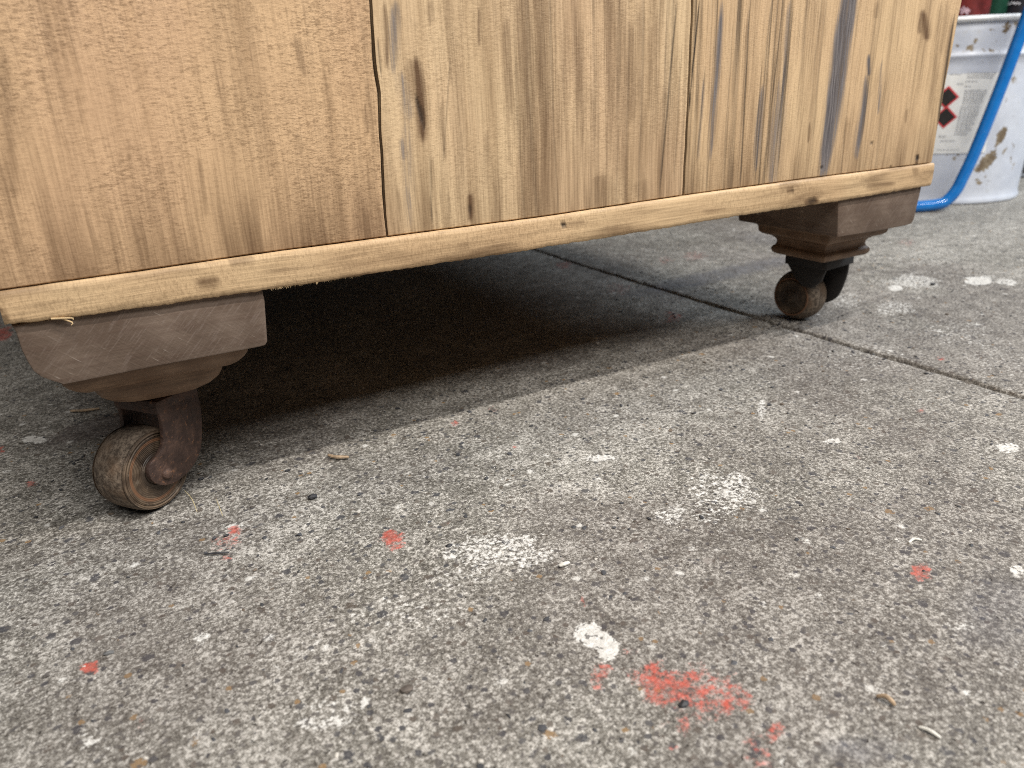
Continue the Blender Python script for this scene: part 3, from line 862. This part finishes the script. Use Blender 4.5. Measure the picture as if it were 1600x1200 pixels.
prof = [(.120, .004), (RB - .003, .004), (RB - .001, .0005), (RB + .002, .001), (RB + .003, .004), (RB + .0015, .008), (prad(.012), .012)]
zz = np.linspace(.02, PH - .062, 34)
prof += [(prad(z), z) for z in zz]
zb_ = PH - .0465
prof += [(prad(zb_ - .005), zb_ - .005), (prad(zb_) + .0022, zb_ - .002), (prad(zb_) + .003, zb_), (prad(zb_) + .0022, zb_ + .002), (prad(zb_ + .005), zb_ + .005)]
prof += [(prad(z), z) for z in np.linspace(zb_ + .010, PH - .012, 12)]
prof += [(prad(PH) - .001, PH - .008), (prad(PH) - .001, PH - .001), (prad(PH) - .003, PH), (prad(PH) - .004, PH - .02), (.02, PH - .021)]
V, F = lathe(prof, lambda x, y, h: (PX + x, PY + y, h), 160)
V = np.array(V)
dx, dy = V[:, 0] - PX, V[:, 1] - PY
dn = np.hypot(dx, dy) + 1e-9
th = np.arctan2(dy, dx)
dent = (fbm(th * 5, V[:, 2] * 22, 70, 3) - .5) * .0035 * np.clip((V[:, 2] - .02) / .03, 0, 1) * np.clip((PH - .015 - V[:, 2]) / .02, 0, 1)
V[:, 0] += dx / dn * dent; V[:, 1] += dy / dn * dent
px, py = proj(V)
front = dy < .08
RUST = [(1565, 212, 6, 14, 1.1, .45), (1543, 250, 9, 16, 1.0, .75), (1533, 262, 10, 8, .9, 0), (1556, 230, 3, 14, .6, .6), (1516, 75, 6, 4, 1.2, .2), (1522, 68, 3, 3, .7), (1574, 42, 6, 6, .9), (1585, 40, 10, 4, .5), (1525, 62, 3, 3, .8), (1550, 47, 4, 3, .7), (1530, 284, 8, 4, .7, .4), (1580, 255, 3, 3, .4), (1497, 72, 3, 3, .7), (1570, 50, 4, 4, .7),
        (1517, 92, 2, 4, .8), (1535, 93, 5, 2, .6, -.6), (1500, 82, 60, 1.5, .4), (1560, 80, 30, 1.5, .55), (1580, 165, 3, 4, .4), (1590, 190, 2, 4, .4), (1555, 65, 3, 2, .5)]
rust = np.where(front, spots(px, py, RUST, np.zeros(len(px))), 0)
rust = np.maximum(rust, np.clip((fbm(th * 9, V[:, 2] * 40, 13, 3) - .70) * 6, 0, .5))
link('pail_body', V, F, MP, pail, attrs=dict(rust=rust), angle=50)
MRIM = plain('rim_white', (.78, .80, .82), .4, var=.12, scale=120)
rim = []
for k in range(13):
    a = 2 * math.pi * k / 12
    rim.append((RTOP + .0005 + .0042 * math.cos(a), PH + .0012 + .0042 * math.sin(a)))
v, f = lathe(rim, lambda x, y, h: (PX + x, PY + y, h), 120)
link('rim', v, f[:-2], MRIM, pail, angle=60)


def decal(name, corners_fn, nu, nv, mat, parent, off):
    V = []; F = []
    for i in range(nu + 1):
        for j in range(nv + 1):
            t_, z = corners_fn(i / nu, j / nv)
            r = prad(z) + off + (fbm(np.array(t_ * 5), np.array(z * 22), 70, 3) - .5) * .0035 * np.clip((z - .02) / .03, 0, 1) * np.clip((PH - .015 - z) / .02, 0, 1)
            V.append((PX + r * math.cos(t_), PY + r * math.sin(t_), z))
    for i in range(nu):
        for j in range(nv):
            a = i * (nv + 1) + j
            F.append((a, a + nv + 1, a + nv + 2, a + 1))
    return link(name, V, F, mat, parent)


tA, zA = on_pail(1560, 113); tB, zB = on_pail(1476, 240)
tm = on_pail(1482, 152)[0]
t0 = tm - .40
MLAB = plain('label_paper', (.80, .81, .80), .55, var=.06, scale=60)
MINK = plain('grey_print', (.42, .43, .45), .6, var=.2)
lab = decal('label', lambda u, v: (t0 + (tA + .03 - t0) * u, zB + (zA - zB) * v), 30, 16, MLAB, pail, .0011)
# small printed lines: too fine to read in the photograph
V = []; F = []
lines = []
r1 = on_pail(1513, 115); r2 = on_pail(1553, 122)
for k in range(3): lines.append((1511, 1556 - 3 * k, 114 + 3.6 * k, 1.5))
lines += [(1508, 1526, 127, 1.6), (1507, 1518, 135, 1.5), (1495, 1505, 131, 1.5)]
for k in range(8): lines.append((1507 - k * .5, 1543 - k * 1.2 - random.random() * 5, 141 + 3.0 * k, 1.5))
for k in range(14): lines.append((1501 - k * .8, 1534 - k * 1.5 - random.random() * 4, 166 + 3.4 * k, 1.6))
lines += [(1467, 1477, 213, 3.2), (1469, 1492, 220, 1.6), (1464, 1498, 234, 1.0), (1485, 1502, 116, 1.2)]
for (xa, xb, y, h) in lines:
    x = xa
    while x < xb:
        w = random.uniform(2.0, 5.5)
        a = on_pail(x, y); b_ = on_pail(min(x + w, xb), y - w * .03)
        if abs(a[0] - b_[0]) < .2:
            hz = h * .00085
            base = len(V)
            for t_ in (a[0], (a[0] + b_[0]) / 2, b_[0]):
                for z in (a[1] - hz * .5, a[1] + hz * .5):
                    r = prad(z) + .0016 + float((fbm(np.array(t_ * 5), np.array(z * 22), 70, 3) - .5) * .0035)
                    V.append((PX + r * math.cos(t_), PY + r * math.sin(t_), z))
            F += [(base, base + 2, base + 3, base + 1), (base + 2, base + 4, base + 5, base + 3)]
        x += w + random.uniform(.8, 1.6)
link('print_lines', V, F, MINK, lab, smooth=False, kind='stuff')
MRED = plain('warning_red', (.62, .06, .07), .5, var=.1)
MBLK = plain('print_black', (.018, .014, .014), .5, var=.2)
for (cx_, cy_) in ((1479.5, 152), (1476.5, 183)):
    tc, zc_ = on_pail(cx_, cy_)
    hs = .0160
    dia = lambda h: (lambda u, v: (tc + ((u - .5) - (v - .5)) * h * 2 / .142, zc_ + ((u - .5) + (v - .5)) * h * 2 * .5 * 2 / 2 * 1.0))
    decal('warning_diamond', (lambda u, v, h=hs / 2: (tc + ((u - .5) - (v - .5)) * 2 * h / .142, zc_ + ((u - .5) + (v - .5)) * 2 * h)), 8, 8, MRED, lab, .0015)
    decal('warning_symbol', (lambda u, v, h=hs / 2 * .80: (tc + ((u - .5) - (v - .5)) * 2 * h / .142, zc_ + ((u - .5) + (v - .5)) * 2 * h)), 8, 8, MBLK, lab, .0019)

# tins standing on the pail
ZL = PH - .0195


def tin(name, px, rpx, hgt, mat, label, dy=0.0):
    y = PY - .060 + dy
    v = ray(px, 10); t = (y - CAM[1]) / v[1]
    c = CAM + t * v
    r = rpx / FPX * float((c - CAM) @ _fw)
    root = empty(name, (c[0], y, ZL), label, 'tin', 'tins standing on the pail')
    pr = [(r * .9, .002), (r * .97, 0), (r, .002), (r, .004), (r * .985, .006), (r * .985, hgt - .006), (r, hgt - .004), (r, hgt - .001), (r * .96, hgt), (r * .93, hgt - .004), (r * .2, hgt - .004)]
    v, f = lathe(pr, lambda x, q, h: (c[0] + x, y + q, ZL + h), 48)
    link('tin_body', v, f, mat, root)
    return root, c[0], y, r * .985


def on_tin(cx, cy, r, px, py):
    v = ray(px, py); ox, oy = CAM[0] - cx, CAM[1] - cy
    A = v[0] ** 2 + v[1] ** 2; B = 2 * (ox * v[0] + oy * v[1]); Cc = ox * ox + oy * oy - r * r
    D = max(B * B - 4 * A * Cc, 0); t = (-B - math.sqrt(D)) / (2 * A)
    return CAM + t * v


def strokes(name, cyl, segs, w, mat, parent):
    V = []; F = []
    cx, cy, r = cyl
    for (x0, y0, x1, y1) in segs:
        d = np.array([x1 - x0, y1 - y0], float); d /= np.linalg.norm(d); nn = np.array([-d[1], d[0]]) * w
        base = len(V)
        for k in range(4):
            t = k / 3
            for s in (-1, 1):
                V.append(tuple(on_tin(cx, cy, r + .0006, x0 + (x1 - x0) * t + nn[0] * s, y0 + (y1 - y0) * t + nn[1] * s)))
        for k in range(3):
            F.append((base + 2 * k, base + 2 * k + 1, base + 2 * k + 3, base + 2 * k + 2))
    link(name, V, F, mat, parent, smooth=False)


t1, a1, b1, r1 = tin('red_tin', 1515, 29, .12, plain('red_print', (.17, .022, .020), .4, var=.5, scale=30), 'dark red tin with pale crossed stripes standing on the pail', 0)
strokes('pale_cross', (a1, b1, r1), [(1501, 21, 1513, 13), (1505, 10, 1512, 23), (1500, 15, 1516, 17)], 2.0, plain('pale_pink', (.62, .42, .46), .5, var=.2), t1)
t2, a2, b2, r2 = tin('green_tin', 1556, 16, .11, plain('green_print', (.008, .05, .028), .35, var=.4, scale=30), 'dark green tin between the red tin and the black tin', .012)
t3, a3, b3, r3 = tin('black_tin', 1592, 29, .12, plain('black_print', (.014, .014, .018), .35, var=.4, scale=30), 'black tin with white lettering standing on the pail', 0)
strokes('white_lettering', (a3, b3, r3), [(1573, 7, 1576, 2), (1575, 7, 1579, 6), (1580, 6, 1582, 2), (1583, 6, 1586, 3), (1585, 6, 1588, 6), (1589, 6, 1590, 3), (1592, 7, 1594, 4)], 1.0, plain('white_ink', (.7, .7, .72), .5, var=.1), t3)

# ------------------------------------------------------------------ blue tube frame in front of the pail
n = NT('blue_enamel')
a = n.noise(70, 4, .6); b_ = n.noise(220, 4, .65)
c = n.mix(n.rng(a, .3, .7), (.012, .155, .50), (.016, .19, .58))
chip = n.rng(b_, .71, .74)
c = n.mix(chip, c, (.55, .56, .58))
c = n.mix(n.rng(n.noise(160, 3, .6, n.map(loc=(4, 4, 4))), .71, .74), c, (.03, .03, .03))
MBL = n.fin(c, .14, n.math('MULTIPLY', chip, -1), .0002, .3)
B0 = on_floor(1445, 322, .0086)
NRM = np.array([.50, .866, 0]); DRX = np.array([.866, -.50, 0])


def on_plane(px, py):
    v = ray(px, py); t = ((B0 - CAM) @ NRM) / (v @ NRM)
    return CAM + t * v


pts = [on_plane(1604, 28), on_plane(1564, 135), on_plane(1524, 235), on_plane(1503, 280)]
low = [np.array([*(B0 + DRX * s)[:2], .0084]) for s in (.022, -.01, -.05, -.13)]
bend = [on_plane(1494, 297), on_plane(1483, 310), on_plane(1469, 318.5)]
up_dir = (pts[0] - pts[1]) / np.linalg.norm(pts[0] - pts[1])
top_end = pts[0] + up_dir * .22
far = low[-1]
path = spline([top_end, pts[0], pts[1], pts[2], pts[3]] + bend + low[1:3] + [far, far + np.array([-.05 * .866, .05 * .5, .012]), far + np.array([-.08 * .866, .08 * .5, .05]), far + np.array([-.20 * .866, .20 * .5, .30]), far + np.array([-.26 * .866, .26 * .5, .46])], 10)
path = [np.array([p[0], p[1], max(p[2], .0084)]) for p in path]
v, f = tube(path, .0082, 20)
fr_ = link('blue_tube_frame', v, f, MBL, None, origin=(far[0], far[1], 0))
tag(fr_, 'bent blue enamelled steel tube frame standing in front of the white pail', 'frame')

# dark tin at the far right edge, behind the pail
g = on_floor(1600, 290)
v = np.array(g) + np.array([.03, .14, 0])
root = empty('grey_drum', (v[0] + .12, v[1], 0), 'dark grey drum on the floor beside the white pail', 'drum')
vv, ff_ = lathe([(.095, .002), (.10, 0), (.102, .004), (.099, .008), (.099, .095), (.102, .098), (.102, .103), (.099, .106), (.099, .205), (.102, .21), (.099, .214), (.09, .214), (.09, .208), (.02, .208)], lambda x, y, h: (v[0] + .118 + x, v[1] + y, h), 64)
link('drum_body', vv, ff_, plain('grey_metal', (.075, .078, .085), .45, .3, .3), root)

# ------------------------------------------------------------------ scraps on the floor
MSP = plain('pale_wood_scrap', (.40, .29, .19), .7, var=.3, scale=300)
MST = plain('dry_straw', (.52, .44, .26), .6, var=.2, scale=300)
MDK = plain('charred_bit', (.03, .03, .034), .6, var=.5, scale=400)
MWH = plain('paint_flake', (.74, .72, .66), .6, var=.15, scale=300)


def scrap(name, pix, r, mat, label, cat, lift=1.0, flat=.6, taper=True, ns=7):
    P = [on_floor(x, y, r * .7 * lift + .0004 + z) for (x, y, z) in pix]
    S_ = spline(P, 5)
    v, f = tube(S_, r, ns, (lambda t: .55 + .45 * math.sin(math.pi * min(1, max(0, .12 + .8 * t)))) if taper else None)
    V_ = np.array(v); zc_ = V_[:, 2].mean()
    V_[:, 2] = np.maximum(V_[:, 2], .0003)
    return tag(link(name, V_, f, mat), label, cat, {'paint_flake': 'paint flakes lying on the floor', 'straw': 'straws beside the left caster wheel'}.get(name))


scrap('wood_splinter', [(513, 711, 0), (525, 714, .0003), (545, 714, 0)], .0010, MSP, 'pale wood splinter lying just outside the shadow edge in front of the chest', 'splinter')
scrap('wood_sliver', [(110, 642, 0), (132, 641, .0006), (155, 638, 0)], .0009, MSP, 'thin pale wood sliver on the floor below the left foot', 'sliver')
scrap('straw', [(288, 766, .0004), (300, 780, .003), (308, 800, .0002)], .00022, MST, 'thin bent straw touching the left caster wheel', 'straw')
scrap('straw', [(338, 780, .0003), (343, 793, .002), (348, 806, .0002)], .00020, MST, 'short thin straw a little right of the left caster wheel', 'straw')
scrap('wood_shaving', [(1370, 1088, .0002), (1384, 1088, .0016), (1394, 1096, .0010), (1398, 1102, .0002)], .0008, MSP, 'curled tan wood shaving at the lower right of the floor', 'shaving')
scrap('dark_twig', [(320, 866, .0002), (340, 864, .0006), (358, 863, .0002)], .0005, MDK, 'thin dark twig beside the faded red paint marks near the left wheel', 'twig')
scrap('paint_flake', [(874, 884, 0), (882, 881, .0004), (889, 879, 0)], .0009, MWH, 'small oblong white paint flake right of the big white smear', 'flake')
scrap('paint_flake', [(1436, 1136, 0), (1452, 1141, .0005), (1470, 1153, 0)], .0006, MWH, 'long white paint flake near the bottom right corner', 'flake')
scrap('paint_flake', [(1420, 848, 0), (1428, 842, .0003), (1440, 844, 0)], .0006, MWH, 'slender white paint flake above the round red splash', 'flake')


def stone(px, py, rpx, label, mat=MDK, name='stone_chip'):
    c = on_floor(px, py); d = float((c - CAM) @ _fw); s = rpx / FPX * d
    a = ICO_V * (1 + (rng.random((len(ICO_V), 1)) - .5) * .55) * np.array([s, s * .62, s * .42]) + np.array([c[0], c[1], s * .30])
    return tag(link(name, a, ICO_F, mat, smooth=False), label, 'stone chip', 'larger stone chips in the concrete floor')


stone(488, 779, 10, 'black stone chip in the lit floor right of the left wheel')
stone(702, 854, 6, 'round black stone chip at the left end of the big white smear')
stone(1457, 445, 5, 'black bit on the pale floor right of the far caster')
stone(170, 1022, 8, 'grey stone chip just above the orange red drip at lower left', plain('grey_chip', (.10, .10, .10), .7, var=.4))
stone(1068, 1103, 12, 'dark stone chip inside the large worn red paint patch', MDK)
stone(1443, 893, 4, 'tiny dark chip in the middle of the small round red splash at the right')
stone(637, 1080, 13, 'brown grey stone chip near the bottom centre of the floor', plain('brown_chip', (.12, .10, .085), .7, var=.4))
